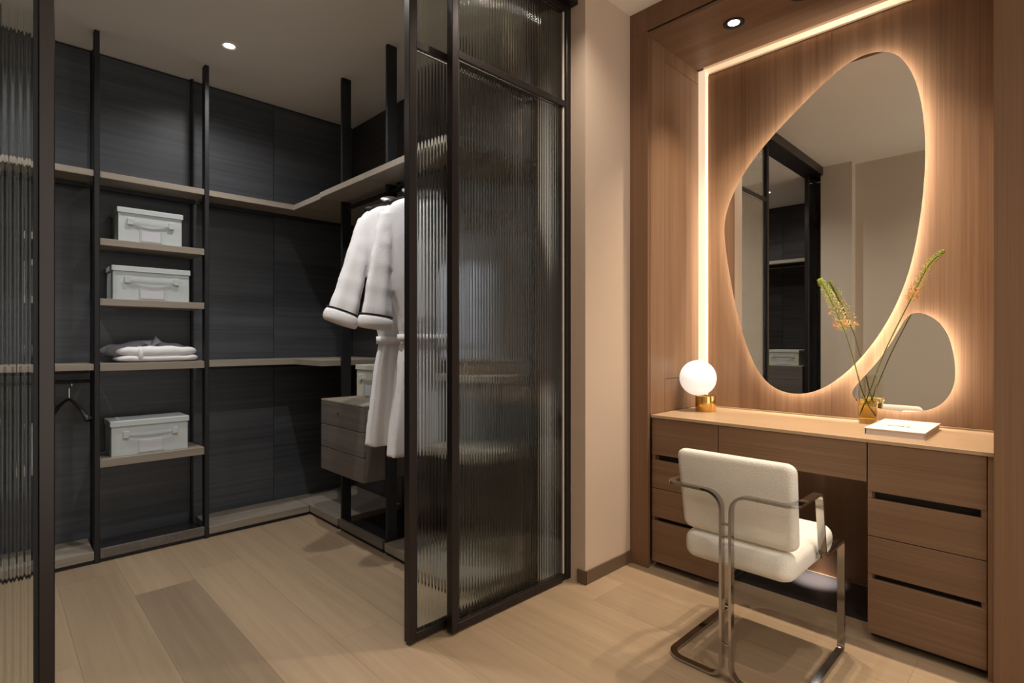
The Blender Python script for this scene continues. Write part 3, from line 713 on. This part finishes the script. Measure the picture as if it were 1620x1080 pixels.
# ------------------------------------------------------------------ TABLE LAMP
tl_ = thing('table_lamp', 'white globe lamp on a brass cylinder at the left end of the counter', 'lamp', (2.70, 1.325, .76))
bm = bmesh.new(); bm_lathe(bm, [(0, .7602), (.050, .7602), (.051, .7615), (.051, .8395), (.050, .841), (.044, .841), (.044, .832), (0, .832)], 2.70, 1.325, 48); link('base', bm, M['brass'], tl_, 40, label='polished brass cylinder base')
bm = bmesh.new(); bmesh.ops.create_uvsphere(bm, u_segments=48, v_segments=32, radius=.0925); bmesh.ops.translate(bm, vec=(2.672, 1.353, .933), verts=bm.verts); link('globe', bm, M['globe'], tl_, 'all', label='opal white glass globe')

# ------------------------------------------------------------------ VASE AND FLOWERS
vx, vy = 2.808, .622
va = thing('vase', 'amber glass vase with a clear olive cylinder rising from it, holding two flower stems', 'vase', (vx, vy, .76))
bm = bmesh.new(); bm_lathe(bm, [(0, .7602), (.030, .7602), (.034, .764), (.0345, .78), (.0365, .82), (.038, .85), (.046, .863), (.0465, .866), (.044, .866), (.036, .852), (.0345, .82), (.0325, .782), (.0, .776)], vx, vy, 40); link('amber_cup', bm, M['amber'], va, 50, label='amber glass cup')
bm = bmesh.new(); bm_lathe(bm, [(.0338, .852), (.0345, .90), (.0345, .970), (.0338, .970), (.0330, .900), (.0325, .852), (.0338, .852)], vx, vy, 40); link('cylinder', bm, M['clear'], va, 50, label='clear olive glass cylinder')
bm = bmesh.new(); bm_lathe(bm, [(0, .777), (.031, .781), (.0335, .82), (.034, .845), (0, .845)], vx, vy, 32); link('water', bm, M['water'], va, 50)

def spline(P, n):
    P = [Vector(p) for p in P]; out = []
    for j in range(len(P)-1):
        p0, p1, p2, p3 = P[max(j-1, 0)], P[j], P[j+1], P[min(j+2, len(P)-1)]
        for k in range(n):
            f = k/n; out.append(.5*((2*p1)+(p2-p0)*f+(2*p0-5*p1+4*p2-p3)*f*f+(3*p1-p0-3*p2+p3)*f**3))
    out.append(P[-1]); return out
def foxtail(label, stem_pts, head_pts, rmax, seed):
    rn = random.Random(seed)
    t = thing('flower_stem', label, 'flower', stem_pts[0], 'foxtail lily stems in the vase')
    sp = spline(stem_pts, 8); hp = spline(head_pts, 10)
    bm = bmesh.new(); bm_tube(bm, sp, [(.0024, .0024)]*len(sp), 8); link('stem', bm, M['stem'], t, 'all')
    bm = bmesh.new(); bm_tube(bm, hp, [(lerp(.0022, .0045, i/len(hp)),)*2 for i in range(len(hp))], 8)
    link('flower_axis', bm, M['stem'], t, 'all')
    bm = bmesh.new(); N = 230; K = len(hp)-1
    for i in range(N):
        u = ((i+.5)/N)**.9; f = u*K; j = int(f); p = hp[j].lerp(hp[min(j+1, K)], f-j); tan = (hp[min(j+1, K)]-hp[max(j-1, 0)]).normalized()
        a = i*2.39996; side = tan.orthogonal().normalized(); b = tan.cross(side); out = side*math.cos(a)+b*math.sin(a)
        R_ = rmax*(1-u)**.42*(.7+.45*rn.random())+.003
        mi = 0 if u+rn.uniform(-.12, .12) > .60 else (1 if u+rn.uniform(-.1, .1) > .2 else 2)
        tip = p+out*R_+tan*(R_*.9); d = (tip-p).normalized(); s1 = d.orthogonal().normalized(); s2 = d.cross(s1)
        ln = (.0062, .0085, .011)[mi]; w_ = (.0020, .0023, .0036)[mi]*(.8+.5*rn.random())
        base = tip-d*ln; ctr = tip-d*ln*.45
        vs = [bm.verts.new(q) for q in (tip, ctr+s1*w_, ctr+s2*w_, ctr-s1*w_, ctr-s2*w_, base)]
        for k in range(4):
            for e in (0, 5):
                fc = bm.faces.new((vs[e], vs[1+k], vs[1+(k+1) % 4])); fc.material_index = mi
        fc = bm.faces.new((bm.verts.new(p+s1*.0006), bm.verts.new(p-s1*.0006), bm.verts.new(base-s1*.0004), bm.verts.new(base+s1*.0004))); fc.material_index = 0
        if mi == 2:   # open star petals
            for q in range(4):
                aa = q*1.57+rn.random(); dd = (d*.5+s1*math.cos(aa)+s2*math.sin(aa)).normalized()
                e1 = tip+dd*.008; e2 = ctr+(dd+d).normalized()*.004+s2*.0022
                fc = bm.faces.new((vs[5], bm.verts.new(e1), bm.verts.new(e2))); fc.material_index = 2
    link('florets', bm, [M['bud'], M['floret'], M['blossom']], t, kind='stuff', label='tiny florets, lime at the tip and peach at the base')
foxtail('foxtail lily leaning left in the amber vase, its spike before the large mirror', [(2.83, .600, .785), (2.800, .640, .90), (2.795, .675, 1.05), (2.79, .705, 1.168)],
        [(2.79, .705, 1.166), (2.79, .745, 1.27), (2.79, .775, 1.345), (2.785, .808, 1.413)], .030, 2)
foxtail('taller foxtail lily curving right in the amber vase, above the small mirror', [(2.80, .650, .785), (2.805, .615, .90), (2.79, .555, 1.08), (2.78, .468, 1.287)],
        [(2.78, .468, 1.285), (2.775, .430, 1.375), (2.77, .395, 1.445), (2.765, .350, 1.490)], .021, 5)

# ------------------------------------------------------------------ BOOK
bk_ = thing('book', 'white softcover book with small grey marks lying on the counter', 'book', (2.65, .46, .76))
box('pages', 2.486, 2.828, .373, .556, .7625, .7835, M['pages'], bk_)
box('cover', 2.482, 2.832, .369, .560, .7837, .786, M['paper'], bk_, label='white front cover')
box('cover', 2.482, 2.832, .369, .560, .7603, .7623, M['paper'], bk_)
box('spine', 2.482, 2.832, .5602, .5625, .7603, .786, M['paper'], bk_)
bm = bmesh.new(); rn = random.Random(4)
for i in range(14):
    y_ = .425+i*.0062+rn.uniform(-.001, .001); a = rn.uniform(.006, .020)
    bm_box(bm, 2.618-a*.8, 2.618+a, y_, y_+rn.uniform(.003, .0058), .78605, .7863)
link('cover_print', bm, M['ink'], bk_, label='faint grey printed marks')
